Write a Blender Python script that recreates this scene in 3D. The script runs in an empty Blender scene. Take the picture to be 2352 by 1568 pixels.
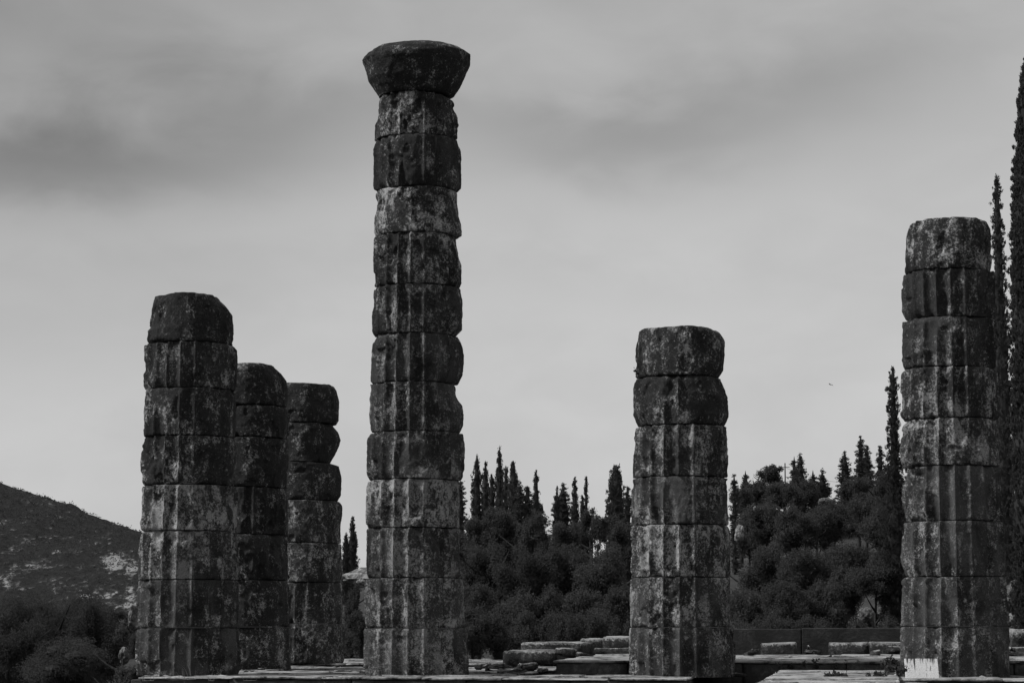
import bpy, math, random
import numpy as np
from mathutils import Vector

# ---------------------------------------------------------------- camera, world, sun, exposure
sc = bpy.context.scene
C = sc.collection
F = 5553.0                      # focal length in units of a 2352 px wide picture (85 mm on 36 mm)
CX, CY = 1176.0, 784.0
TH = math.atan(646.0 / F)       # pitch: the horizon lies at row 1430
H = 0.93                        # eye height above the temple floor
ct, st = math.cos(TH), math.sin(TH)

cam_d = bpy.data.cameras.new('camera'); cam = bpy.data.objects.new('camera', cam_d); C.objects.link(cam)
cam_d.sensor_width = 36; cam_d.lens = 36 * F / 2352; cam_d.clip_end = 8000; cam_d.clip_start = 0.5
cam.location = (0, 0, H); cam.rotation_euler = (math.pi / 2 + TH, 0, 0)
sc.camera = cam

SUN_EL = math.radians(47); SUN_AZ = math.radians(-101)     # azimuth from +Y, negative = left of the picture
sdir = Vector((math.sin(SUN_AZ) * math.cos(SUN_EL), math.cos(SUN_AZ) * math.cos(SUN_EL), math.sin(SUN_EL)))
sl = bpy.data.lights.new('sun', 'SUN'); sl.energy = 4.0; sl.angle = math.radians(8); sl.color = (1, 1, 1)
so = bpy.data.objects.new('sun', sl); C.objects.link(so)
so.rotation_euler = sdir.to_track_quat('Z', 'Y').to_euler()

w = bpy.data.worlds.new('World'); sc.world = w; w.use_nodes = True
nt = w.node_tree; nt.nodes.clear()
def N(nt, t, **kw):
    n = nt.nodes.new(t)
    for k, v in kw.items():
        if k.startswith('i_'):
            n.inputs[int(k[2:]) if k[2:].isdigit() else k[2:].replace('_', ' ')].default_value = v
        else: setattr(n, k, v)
    return n
def MATH(nt, op, a, b=None, c=None, clamp=False):
    n = nt.nodes.new('ShaderNodeMath'); n.operation = op; n.use_clamp = clamp
    for i, v in enumerate((a, b, c)):
        if v is None: continue
        if isinstance(v, (int, float)): n.inputs[i].default_value = v
        else: nt.links.new(v, n.inputs[i])
    return n.outputs[0]
def build_world():
    L = nt.links.new
    out = N(nt, 'ShaderNodeOutputWorld'); bg = N(nt, 'ShaderNodeBackground')
    tc = N(nt, 'ShaderNodeTexCoord'); sep = N(nt, 'ShaderNodeSeparateXYZ'); L(tc.outputs['Generated'], sep.inputs[0])
    x, y, z = sep.outputs
    # cloud layer: stretched, warped noise over the sky directions
    mp = N(nt, 'ShaderNodeMapping'); mp.inputs['Scale'].default_value = (4.6, 1.0, 9.5); mp.inputs['Location'].default_value = (1.7, 0, .6)
    L(tc.outputs['Generated'], mp.inputs[0])
    n1 = N(nt, 'ShaderNodeTexNoise', i_Scale=1.3, i_Detail=4.0, i_Roughness=.42, i_Distortion=.5); L(mp.outputs[0], n1.inputs['Vector'])
    n2 = N(nt, 'ShaderNodeTexNoise', i_Scale=3.6, i_Detail=6.0, i_Roughness=.5, i_Distortion=.3); L(mp.outputs[0], n2.inputs['Vector'])
    # warp the coordinates of the cloud banks
    a = MATH(nt, 'MULTIPLY', MATH(nt, 'SUBTRACT', n1.outputs[0], .5), .13)
    b = MATH(nt, 'MULTIPLY', MATH(nt, 'SUBTRACT', n2.outputs[0], .5), .045)
    xx = MATH(nt, 'ADD', x, a); zz = MATH(nt, 'ADD', z, b)
    def bank(u0, v0, su, sv, k, slope=0.0):
        du = MATH(nt, 'SUBTRACT', xx, u0)
        dv = MATH(nt, 'SUBTRACT', MATH(nt, 'SUBTRACT', zz, v0), MATH(nt, 'MULTIPLY', du, slope))
        e = MATH(nt, 'ADD', MATH(nt, 'POWER', MATH(nt, 'ABSOLUTE', MATH(nt, 'DIVIDE', du, su)), 2.0),
                 MATH(nt, 'POWER', MATH(nt, 'ABSOLUTE', MATH(nt, 'DIVIDE', dv, sv)), 2.0))
        return MATH(nt, 'MULTIPLY', MATH(nt, 'EXPONENT', MATH(nt, 'MULTIPLY', e, -1.0)), k)
    base = MATH(nt, 'ADD', .535, 0.0)
    ban = [bank(-.13, .203, .095, .028, .16), bank(-.22, .184, .085, .022, .22), bank(-.23, .250, .11, .035, .14), bank(-.21, .130, .10, .030, .08),
           bank(.052, .194, .050, .016, .09), bank(.125, .215, .070, .024, .10, .15), bank(.02, .205, .08, .02, .04), bank(-.16, .147, .14, .010, .02, .02), bank(.05, .142, .08, .010, .02),
           bank(.02, .27, .5, .085, .13)]
    s = base
    for q in ban: s = MATH(nt, 'SUBTRACT', s, q)
    s = MATH(nt, 'ADD', s, MATH(nt, 'MULTIPLY', MATH(nt, 'SUBTRACT', n2.outputs[0], .5), .15))
    # unseen sky behind the viewer dimmed a little, added to set the frontal fill
    back = MATH(nt, 'MULTIPLY_ADD', y, .62, .50, clamp=True)
    back = MATH(nt, 'ADD', MATH(nt, 'MULTIPLY', MATH(nt, 'POWER', back, 1.5), .12), .88)
    s = MATH(nt, 'MULTIPLY', s, back)
    s = MATH(nt, 'MAXIMUM', s, .01)
    # a little of the physical sky, grey through the cloud
    sky = N(nt, 'ShaderNodeTexSky', sky_type='NISHITA', sun_disc=False, sun_elevation=SUN_EL, sun_rotation=SUN_AZ % (2*math.pi))
    bw = N(nt, 'ShaderNodeRGBToBW'); L(sky.outputs[0], bw.inputs[0])
    s = MATH(nt, 'ADD', MATH(nt, 'MULTIPLY', s, 10.0), MATH(nt, 'MULTIPLY', bw.outputs[0], .04))
    L(s, bg.inputs['Color']); bg.inputs['Strength'].default_value = .10
    L(bg.outputs[0], out.inputs[0])
build_world()
sc.view_settings.view_transform = 'Standard'; sc.view_settings.look = 'None'
sc.view_settings.exposure = 0; sc.view_settings.gamma = 1

# ---------------------------------------------------------------- helpers
rng = np.random.default_rng(7); random.seed(7)
def elev(py): return TH - math.atan((py - CY) / F)
def z_at(py, Y): return H + Y * math.tan(elev(py))
def y_at(py, z): return (z - H) / math.tan(elev(py))
def x_at(px, Y, z=0.0): return (px - CX) / F * (Y * ct + (z - H) * st)
def P(px, py, Y):
    z = z_at(py, Y); return (x_at(px, Y, z), Y, z)
def pxm(Y): return Y / F         # metres per pixel unit at distance Y

def _h(ix, iy, iz, s):
    n = (ix * 374761393 + iy * 668265263 + iz * 1274126177 + s * 974711) & 0x7fffffff
    n = ((n ^ (n >> 13)) * 1274126177) & 0x7fffffff
    return ((n ^ (n >> 16)) & 0xffff) / 65535.0
def vnoise(p, s=0):
    p = np.asarray(p, float); i = np.floor(p).astype(np.int64); f = p - i; f = f * f * (3 - 2 * f)
    r = 0
    for dx in (0, 1):
        for dy in (0, 1):
            for dz in (0, 1):
                wgt = (f[..., 0] if dx else 1 - f[..., 0]) * (f[..., 1] if dy else 1 - f[..., 1]) * (f[..., 2] if dz else 1 - f[..., 2])
                r = r + wgt * _h(i[..., 0] + dx, i[..., 1] + dy, i[..., 2] + dz, s)
    return r * 2 - 1
def fbm(p, o=4, s=0, g=.5):
    p = np.asarray(p, float); a = 1; r = 0; t = 0
    for k in range(o):
        r = r + a * vnoise(p * (2 ** k) + 17.3 * k, s + k); t += a; a *= g
    return r / t
def sstep(a, b, x):
    t = np.clip((x - a) / (b - a), 0, 1); return t * t * (3 - 2 * t)

def mesh_np(name, v, faces, m, parent=None, smooth=True):
    """faces: list of (n,k) int arrays"""
    me = bpy.data.meshes.new(name); v = np.asarray(v, np.float32)
    fl = [np.asarray(f, np.int32) for f in (faces if isinstance(faces, list) else [faces])]
    tot = np.concatenate([np.full(len(f), f.shape[1], np.int32) for f in fl])
    idx = np.concatenate([f.ravel() for f in fl])
    me.vertices.add(len(v)); me.vertices.foreach_set('co', v.ravel())
    me.loops.add(len(idx)); me.loops.foreach_set('vertex_index', idx)
    me.polygons.add(len(tot)); me.polygons.foreach_set('loop_start', np.concatenate([[0], np.cumsum(tot)[:-1]]).astype(np.int32))
    me.polygons.foreach_set('use_smooth', np.full(len(tot), smooth, bool))
    me.update(calc_edges=True); me.validate()
    me.materials.append(m)
    o = bpy.data.objects.new(name, me); C.objects.link(o)
    if parent: o.parent = parent
    return o
class MB:
    """collects shapes into one mesh"""
    def __init__(s): s.v = []; s.f = {}; s.n = 0
    def add(s, v, f):
        v = np.asarray(v, float); 
        for q in (f if isinstance(f, list) else [f]):
            q = np.asarray(q, int); s.f.setdefault(q.shape[1], []).append(q + s.n)
        s.v.append(v); s.n += len(v)
    def build(s, name, m, parent=None, smooth=True):
        return mesh_np(name, np.concatenate(s.v), [np.concatenate(a) for a in s.f.values()], m, parent, smooth)
def tag(o, label=None, cat=None, group=None, kind=None):
    if label: o['label'] = label
    if cat: o['category'] = cat
    if group: o['group'] = group
    if kind: o['kind'] = kind
    return o
def thing(name, loc, label, cat, group=None):
    o = bpy.data.objects.new(name, None); C.objects.link(o); o.location = loc; o.empty_display_size = .3
    return tag(o, label, cat, group)

def tube(mb, pts, rad, seg=7):
    pts = [np.array(p, float) for p in pts]; V = []; n = len(pts)
    for i, p in enumerate(pts):
        d = pts[min(i + 1, n - 1)] - pts[max(i - 1, 0)]; d /= (np.linalg.norm(d) + 1e-9)
        a = np.cross(d, [0, 0, 1] if abs(d[2]) < .9 else [1, 0, 0]); a /= np.linalg.norm(a); b = np.cross(d, a)
        for k in range(seg):
            t = 2 * math.pi * k / seg; V.append(p + rad[i] * (a * math.cos(t) + b * math.sin(t)))
    Fq = [[i * seg + k, i * seg + (k + 1) % seg, (i + 1) * seg + (k + 1) % seg, (i + 1) * seg + k] for i in range(n - 1) for k in range(seg)]
    mb.add(V, np.asarray(Fq))

# ---------------------------------------------------------------- materials
def new_mat(name):
    m = bpy.data.materials.new(name); m.use_nodes = True; t = m.node_tree; t.nodes.clear()
    o = N(t, 'ShaderNodeOutputMaterial'); b = N(t, 'ShaderNodeBsdfPrincipled'); t.links.new(b.outputs[0], o.inputs[0])
    b.inputs['Roughness'].default_value = .95; b.inputs['Specular IOR Level'].default_value = .15
    return m, t, b
def ramp(t, src, pts):
    r = N(t, 'ShaderNodeValToRGB'); cr = r.color_ramp
    while len(cr.elements) < len(pts): cr.elements.new(.5)
    for e, (p, c) in zip(cr.elements, pts): e.position = p; e.color = (c, c, c, 1)
    t.links.new(src, r.inputs[0]); return r.outputs[0]
def noise(t, vec, scale, detail=6, rough=.6, dist=0):
    n = N(t, 'ShaderNodeTexNoise', i_Scale=scale, i_Detail=float(detail), i_Roughness=rough, i_Distortion=dist); t.links.new(vec, n.inputs['Vector']); return n.outputs[0]
def mapped(t, vec, s, loc=(0, 0, 0)):
    m = N(t, 'ShaderNodeMapping'); m.inputs['Scale'].default_value = s; m.inputs['Location'].default_value = loc; t.links.new(vec, m.inputs[0]); return m.outputs[0]

def column_stone():
    m, t, b = new_mat('weathered_column_stone'); L = t.links.new
    g = N(t, 'ShaderNodeNewGeometry').outputs['Position']
    oi = N(t, 'ShaderNodeObjectInfo'); sp = N(t, 'ShaderNodeSeparateColor'); L(oi.outputs['Color'], sp.inputs[0])
    R, G, B = sp.outputs
    n1 = noise(t, g, 2.2, 7, .62, .3)
    n2 = noise(t, mapped(t, g, (3.2, 3.2, .9)), 1.3, 8, .68)
    n3 = noise(t, g, 10.0, 10, .82)
    n4 = noise(t, g, 40.0, 4, .75)
    n5 = noise(t, g, 24.0, 6, .8)
    s = MATH(t, 'ADD', MATH(t, 'MULTIPLY', n1, .26), MATH(t, 'MULTIPLY', n2, .26))
    s = MATH(t, 'ADD', s, MATH(t, 'MULTIPLY', n3, .34))
    s = MATH(t, 'ADD', s, MATH(t, 'MULTIPLY', n5, .30))
    s = MATH(t, 'SUBTRACT', s, .08)
    s = MATH(t, 'ADD', s, MATH(t, 'MULTIPLY', MATH(t, 'SUBTRACT', R, .49), .15))
    # rims of the drums keep a pale broken edge, in spots
    col = ramp(t, s, [(.455, .034), (.498, .052), (.515, .095), (.530, .23), (.565, .48)])
    # smoother paler flute stone
    s2 = noise(t, mapped(t, g, (1.2, 1.2, .5), (5, 3, 1)), 1.6, 5, .6)
    fl = MATH(t, 'MULTIPLY', ramp(t, s2, [(.42, 0), (.60, 1)]), G)
    mx = N(t, 'ShaderNodeMix', data_type='RGBA'); L(fl, mx.inputs[0]); L(col, mx.inputs[6]); mx.inputs[7].default_value = (.14, .14, .14, 1)
    # lichen spots
    vo = N(t, 'ShaderNodeTexVoronoi', i_Scale=15.0, i_Randomness=1.0)
    wv = N(t, 'ShaderNodeMix', data_type='RGBA'); wv.inputs[0].default_value = .06
    nc = N(t, 'ShaderNodeTexNoise', i_Scale=14.0, i_Detail=3.0); L(g, nc.inputs['Vector'])
    L(g, wv.inputs[6]); L(nc.outputs['Color'], wv.inputs[7]); L(wv.outputs[2], vo.inputs['Vector'])
    spot = ramp(t, vo.outputs['Distance'], [(.10, 1), (.26, 0)])
    msk = ramp(t, noise(t, g, 2.6, 4, .6), [(.50, 0), (.60, 1)])
    spot = MATH(t, 'MULTIPLY', MATH(t, 'MULTIPLY', spot, msk), B)
    mx2 = N(t, 'ShaderNodeMix', data_type='RGBA'); L(spot, mx2.inputs[0]); L(mx.outputs[2], mx2.inputs[6]); mx2.inputs[7].default_value = (.28, .28, .28, 1)
    # grain
    gr = MATH(t, 'MULTIPLY_ADD', n4, 2.0, .0)
    mul = N(t, 'ShaderNodeMix', data_type='RGBA', blend_type='MULTIPLY'); mul.inputs[0].default_value = 1.0
    L(mx2.outputs[2], mul.inputs[6]); L(gr, mul.inputs[7]); L(mul.outputs[2], b.inputs['Base Color'])
    hgt = MATH(t, 'ADD', MATH(t, 'MULTIPLY', n3, .7), MATH(t, 'MULTIPLY', n4, .35))
    hgt = MATH(t, 'ADD', hgt, MATH(t, 'MULTIPLY', n2, .5))
    bp = N(t, 'ShaderNodeBump', i_Strength=.95, i_Distance=.11); L(hgt, bp.inputs['Height']); L(bp.outputs[0], b.inputs['Normal'])
    return m
def block_stone(name, dark, mid, light, sc1=1.2, lo=.40, hi=.62, speck=.5):
    m, t, b = new_mat(name); L = t.links.new
    g = N(t, 'ShaderNodeNewGeometry').outputs['Position']
    n1 = noise(t, g, sc1, 9, .66, .4); n2 = noise(t, g, 11, 7, .7); n3 = noise(t, g, 60, 3, .6)
    s = MATH(t, 'ADD', MATH(t, 'MULTIPLY', n1, .7), MATH(t, 'MULTIPLY', n2, .3))
    col = ramp(t, s, [(lo, dark), ((lo + hi) / 2, mid), (hi, light)])
    gr = MATH(t, 'MULTIPLY_ADD', n3, speck * 2, 1 - speck)
    mul = N(t, 'ShaderNodeMix', data_type='RGBA', blend_type='MULTIPLY'); mul.inputs[0].default_value = 1.0
    L(col, mul.inputs[6]); L(gr, mul.inputs[7]); L(mul.outputs[2], b.inputs['Base Color'])
    h = MATH(t, 'ADD', MATH(t, 'MULTIPLY', n2, .8), MATH(t, 'MULTIPLY', n3, .2))
    bp = N(t, 'ShaderNodeBump', i_Strength=.8, i_Distance=.05); L(h, bp.inputs['Height']); L(bp.outputs[0], b.inputs['Normal'])
    return m
def foliage(name, lo, hi, sc1):
    m, t, b = new_mat(name); L = t.links.new
    g = N(t, 'ShaderNodeNewGeometry'); oi = N(t, 'ShaderNodeObjectInfo')
    n1 = noise(t, g.outputs['Position'], sc1, 4, .6); 
    s = MATH(t, 'ADD', MATH(t, 'MULTIPLY', n1, .75), MATH(t, 'MULTIPLY', oi.outputs['Random'], .25))
    L(ramp(t, s, [(.40, lo), (.62, hi)]), b.inputs['Base Color'])
    b.inputs['Specular IOR Level'].default_value = .05
    tr = N(t, 'ShaderNodeBsdfTranslucent'); mx = N(t, 'ShaderNodeMixShader'); mx.inputs[0].default_value = .46
    L(b.inputs['Base Color'].links[0].from_socket, tr.inputs['Color']); L(b.outputs[0], mx.inputs[1]); L(tr.outputs[0], mx.inputs[2])
    L(mx.outputs[0], [n for n in t.nodes if n.type == 'OUTPUT_MATERIAL'][0].inputs[0])
    return m
M_col = column_stone()
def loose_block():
    m, t, b = new_mat('lichen_and_shade_limestone'); L = t.links.new
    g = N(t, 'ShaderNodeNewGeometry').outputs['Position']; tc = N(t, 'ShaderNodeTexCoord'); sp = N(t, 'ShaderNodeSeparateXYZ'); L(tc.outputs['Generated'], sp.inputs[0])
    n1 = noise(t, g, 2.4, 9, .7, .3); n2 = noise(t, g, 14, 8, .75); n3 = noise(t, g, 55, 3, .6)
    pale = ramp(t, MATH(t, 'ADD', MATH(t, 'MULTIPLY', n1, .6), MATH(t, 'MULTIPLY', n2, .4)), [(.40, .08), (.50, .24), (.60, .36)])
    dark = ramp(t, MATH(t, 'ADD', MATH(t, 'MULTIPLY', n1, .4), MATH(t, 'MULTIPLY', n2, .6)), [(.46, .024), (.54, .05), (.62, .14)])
    # worn top over lichen-dark sides, contrast deepened to paint lit tops and shaded faces
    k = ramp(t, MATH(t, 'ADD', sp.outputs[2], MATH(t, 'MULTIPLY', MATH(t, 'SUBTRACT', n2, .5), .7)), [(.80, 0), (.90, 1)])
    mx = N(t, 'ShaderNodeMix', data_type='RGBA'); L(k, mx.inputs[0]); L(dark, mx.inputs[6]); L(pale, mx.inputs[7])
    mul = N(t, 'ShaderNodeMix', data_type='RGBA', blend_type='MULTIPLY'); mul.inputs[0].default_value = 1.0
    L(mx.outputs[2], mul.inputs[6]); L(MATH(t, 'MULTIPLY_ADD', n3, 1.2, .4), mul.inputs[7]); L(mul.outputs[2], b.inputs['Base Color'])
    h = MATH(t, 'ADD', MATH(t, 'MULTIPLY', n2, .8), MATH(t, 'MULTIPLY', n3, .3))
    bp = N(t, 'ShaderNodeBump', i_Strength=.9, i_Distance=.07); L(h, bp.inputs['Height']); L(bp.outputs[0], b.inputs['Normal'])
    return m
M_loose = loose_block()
M_block = block_stone('pale_limestone', .03, .085, .19, 2.2, .42, .58, .7)
M_pave = block_stone('worn_paving_limestone', .035, .19, .34, 1.4, .41, .56)
M_wall = block_stone('dark_wall_stone', .02, .03, .06, 1.5, .42, .66)
M_found = block_stone('blackened_shade_foundation_stone', .035, .055, .12, 2.0, .44, .64)  # darker than the paving: blackened stone plus shade painted into the step faces
M_white = block_stone('white_marble', .22, .45, .55, 4.0, .30, .46, .25)
M_rock = block_stone('pale_rock', .04, .13, .26, 2.4, .42, .56)
M_leaf = foliage('dark_foliage', .058, .074, .9)
M_leaf2 = foliage('olive_foliage', .056, .080, .8)
M_cyp = foliage('cypress_foliage', .05, .065, .7)
M_bark = block_stone('bark', .02, .03, .045, 5)
M_dry = foliage('dry_grass', .20, .34, 3)
M_metal = block_stone('grey_timber', .05, .06, .08, 4)

# ---------------------------------------------------------------- temple frame (rotated a little against the view)
ROT = math.radians(-8.5); OX, OY = x_at(955, 43.9), 43.9
e1 = np.array([math.cos(ROT), math.sin(ROT)]); e2 = np.array([-math.sin(ROT), math.cos(ROT)])
def W(u, v, z=0.0): return np.array([OX + u * e1[0] + v * e2[0], OY + u * e1[1] + v * e2[1], z])
def UV(x, y):
    d = np.array([x - OX, y - OY]); return float(d @ e1), float(d @ e2)

def axis_pts(a, b, r, step):
    n = max(2, int((b - a) / step)); inner = np.linspace(a + r, b - r, n)
    e = [0, .15, .4, .7]
    return np.concatenate([[a + r * q for q in e], inner, [b - r * q for q in reversed(e)]])
def box_surface(xs, ys, zs):
    """vertices and quads of the surface of a grid box"""
    V = []; Fq = []; idx = {}
    def vid(i, j, k):
        key = (i, j, k)
        if key not in idx: idx[key] = len(V); V.append((xs[i], ys[j], zs[k]))
        return idx[key]
    nx, ny, nz = len(xs) - 1, len(ys) - 1, len(zs) - 1
    for i in range(nx):
        for j in range(ny):
            Fq.append([vid(i, j, nz), vid(i + 1, j, nz), vid(i + 1, j + 1, nz), vid(i, j + 1, nz)])
            Fq.append([vid(i, j, 0), vid(i, j + 1, 0), vid(i + 1, j + 1, 0), vid(i + 1, j, 0)])
    for i in range(nx):
        for k in range(nz):
            Fq.append([vid(i, 0, k), vid(i + 1, 0, k), vid(i + 1, 0, k + 1), vid(i, 0, k + 1)])
            Fq.append([vid(i, ny, k), vid(i, ny, k + 1), vid(i + 1, ny, k + 1), vid(i + 1, ny, k)])
    for j in range(ny):
        for k in range(nz):
            Fq.append([vid(0, j, k), vid(0, j, k + 1), vid(0, j + 1, k + 1), vid(0, j + 1, k)])
            Fq.append([vid(nx, j, k), vid(nx, j + 1, k), vid(nx, j + 1, k + 1), vid(nx, j, k + 1)])
    return np.array(V, float), np.array(Fq, int)
def rough_block(mb, u0, u1, v0, v1, z0, z1, r=.04, rough=.03, step=.14, seed=0, tilt=(0, 0), chip=.0, frame=True):
    V, Fq = box_surface(axis_pts(u0, u1, r, step), axis_pts(v0, v1, r, step * 1.6), axis_pts(z0, z1, min(r, (z1 - z0) * .3), step))
    c = np.array([(u0 + u1) / 2, (v0 + v1) / 2, (z0 + z1) / 2]); hs = np.array([(u1 - u0) / 2, (v1 - v0) / 2, (z1 - z0) / 2])
    p = V - c; rr = min(r, hs.min() * .6)
    q = np.clip(p, -(hs - rr), hs - rr); d = p - q; ln = np.linalg.norm(d, axis=1, keepdims=True) + 1e-9
    nrm = d / ln; p = q + nrm * np.minimum(ln, rr)
    sd = seed * 3.7
    n = fbm((p + c) * 2.2 + sd, 4, seed)[:, None]; n2 = fbm((p + c) * 9 + sd, 3, seed + 9)[:, None]
    p = p + nrm * (n * rough + n2 * rough * .35)
    edge = (np.abs(nrm) > .25).sum(1) >= 2
    if chip:
        p = p - nrm * (edge[:, None] * np.clip(fbm((p + c) * 4.5 + sd + 5, 4, seed + 3, .6) + .10, 0, 1)[:, None] * chip * .17)
        p[:, 2] += (q[:, 2] > 0) * fbm((p + c) * 1.1 + sd + 9, 2, seed + 4) * chip * .025
    p[:, 2] += p[:, 0] * tilt[0] + p[:, 1] * tilt[1]
    p = p + c
    if frame:
        o = np.empty_like(p); o[:, 0] = OX + p[:, 0] * e1[0] + p[:, 1] * e2[0]; o[:, 1] = OY + p[:, 0] * e1[1] + p[:, 1] * e2[1]; o[:, 2] = p[:, 2]; p = o
    mb.add(p, Fq)

# ---------------------------------------------------------------- ground, hill
def terrain(x, y):
    x = np.asarray(x, float); y = np.asarray(y, float)
    z = np.full(np.broadcast(x, y).shape, -.55)
    z = z - 1.6 * sstep(-7.5, -11, x) * sstep(95, 60, y)
    rise = sstep(72, 165, y)
    top = 3.4 + 5.6 * sstep(2, 24, x) + 1.5 * sstep(24, 60, x) - 4.2 * sstep(-14, -30, x)
    z = z + rise * (top + .55) 
    z = z - sstep(175, 330, y) * (top + 14)
    p = np.stack([x * .12, y * .12, x * 0], -1)
    z = z + fbm(p, 4, 3) * .9 * sstep(62, 90, y) 
    z = z + fbm(p * 9, 3, 5) * .07
    return z
def grid(name, xs, ys, zf, m):
    X, Y = np.meshgrid(xs, ys); Z = zf(X, Y); V = np.stack([X, Y, Z], -1).reshape(-1, 3)
    nx = len(xs); ny = len(ys); i = np.arange((ny - 1) * nx).reshape(ny - 1, nx)[:, :-1].ravel()
    o = mesh_np(name, V, np.stack([i, i + 1, i + nx + 1, i + nx], 1), m); return o
M_soil = block_stone('dry_soil', .022, .035, .06, 1.2, .40, .66)
xs = np.concatenate([[-4000, -1500, -500, -200], np.linspace(-100, -30, 30), np.linspace(-29, 45, 150), np.linspace(47, 110, 26), [200, 500, 1500, 4000]])
ys = np.concatenate([[-2000, -500, -100, -20, 0, 10, 20], np.linspace(28, 80, 80), np.linspace(81, 200, 90), np.linspace(205, 340, 20), [500, 1000, 2000, 6000]])
tag(grid('ground', xs, ys, terrain, M_soil), kind='structure')

RID = [(-1200, 700), (-600, 905), (-250, 1030), (0, 1109), (34, 1122), (78, 1135), (131, 1153), (166, 1162), (200, 1180), (238, 1194), (281, 1208), (319, 1220), (500, 1283), (700, 1345), (900, 1405), (1200, 1470)]
HY = 620.0
rx = np.array([x_at(a, HY, z_at(b, HY)) for a, b in RID]); rz = np.array([z_at(b, HY) for a, b in RID])
def hillz(x, y):
    top = np.interp(x, rx, rz)
    t = np.clip((y - 300) / (HY - 300), 0, 1.6)
    prof = np.where(t < 1, t ** .85, 1 - (t - 1) * .8)
    z = -14 + (top + 14) * prof
    p = np.stack([x * .018, y * .018, x * 0], -1)
    z = z + fbm(p, 4, 31) * 3.0 * np.clip(1 - prof, 0, 1) * 1.6 
    z = z + fbm(p * 8, 3, 33) * .55 + np.maximum(vnoise(p * 30, 35), 0) * .5
    return z
def hill_mat():
    m, t, b = new_mat('scrub_hillside'); L = t.links.new
    g = N(t, 'ShaderNodeNewGeometry').outputs['Position']
    gg = mapped(t, g, (1, .10, 1)); n1 = noise(t, gg, .8, 7, .74); n2 = noise(t, gg, .12, 3, .5)
    at = N(t, 'ShaderNodeAttribute', attribute_name='rock')
    s = MATH(t, 'ADD', MATH(t, 'MULTIPLY', n1, .75), MATH(t, 'MULTIPLY', n2, .25))
    s = MATH(t, 'ADD', s, MATH(t, 'MULTIPLY', at.outputs['Fac'], .15))
    L(ramp(t, s, [(.525, .014), (.57, .020), (.61, .06), (.66, .26)]), b.inputs['Base Color'])
    bp = N(t, 'ShaderNodeBump', i_Strength=.8, i_Distance=1.2); L(n1, bp.inputs['Height']); L(bp.outputs[0], b.inputs['Normal'])
    return m
hill = tag(grid('hill', np.concatenate([np.linspace(-420, -160, 60), np.linspace(-158, -60, 220), np.linspace(-58, 40, 60)]), np.linspace(300, 900, 260), hillz, hill_mat()), kind='structure')
# rocky ground on the hillside: where the slope is bare
me = hill.data; co = np.empty(len(me.vertices) * 3, np.float32); me.vertices.foreach_get('co', co); co = co.reshape(-1, 3)
dd = co[:, 1] * ct + (co[:, 2] - H) * st; hpx = CX + F * co[:, 0] / dd; hpy = CY - F * ((co[:, 2] - H) * ct - co[:, 1] * st) / dd
rock = np.zeros(len(co))
for (a, b, sa, sb, k) in [(265, 1290, 26, 24, 1.3), (300, 1310, 16, 26, 1.3), (15, 1335, 22, 26, 1.1), (40, 1345, 18, 14, .9), (150, 1265, 50, 10, .6), (90, 1235, 90, 16, .35), (205, 1370, 22, 10, .9), (128, 1350, 8, 8, .8), (5, 1405, 14, 14, 1.), (185, 1305, 10, 8, .8), (250, 1365, 40, 26, .8), (300, 1370, 20, 40, 1.1), (60, 1300, 50, 16, .7), (120, 1330, 30, 14, .6), (230, 1250, 40, 8, .4), (30, 1265, 30, 8, .5)]:
    rock = np.maximum(rock, k * np.exp(-(((hpx - a) / sa) ** 2 + ((hpy - b) / sb) ** 2)))
at = me.attributes.new('rock', 'FLOAT', 'POINT'); at.data.foreach_set('value', rock.astype(np.float32))

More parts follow.
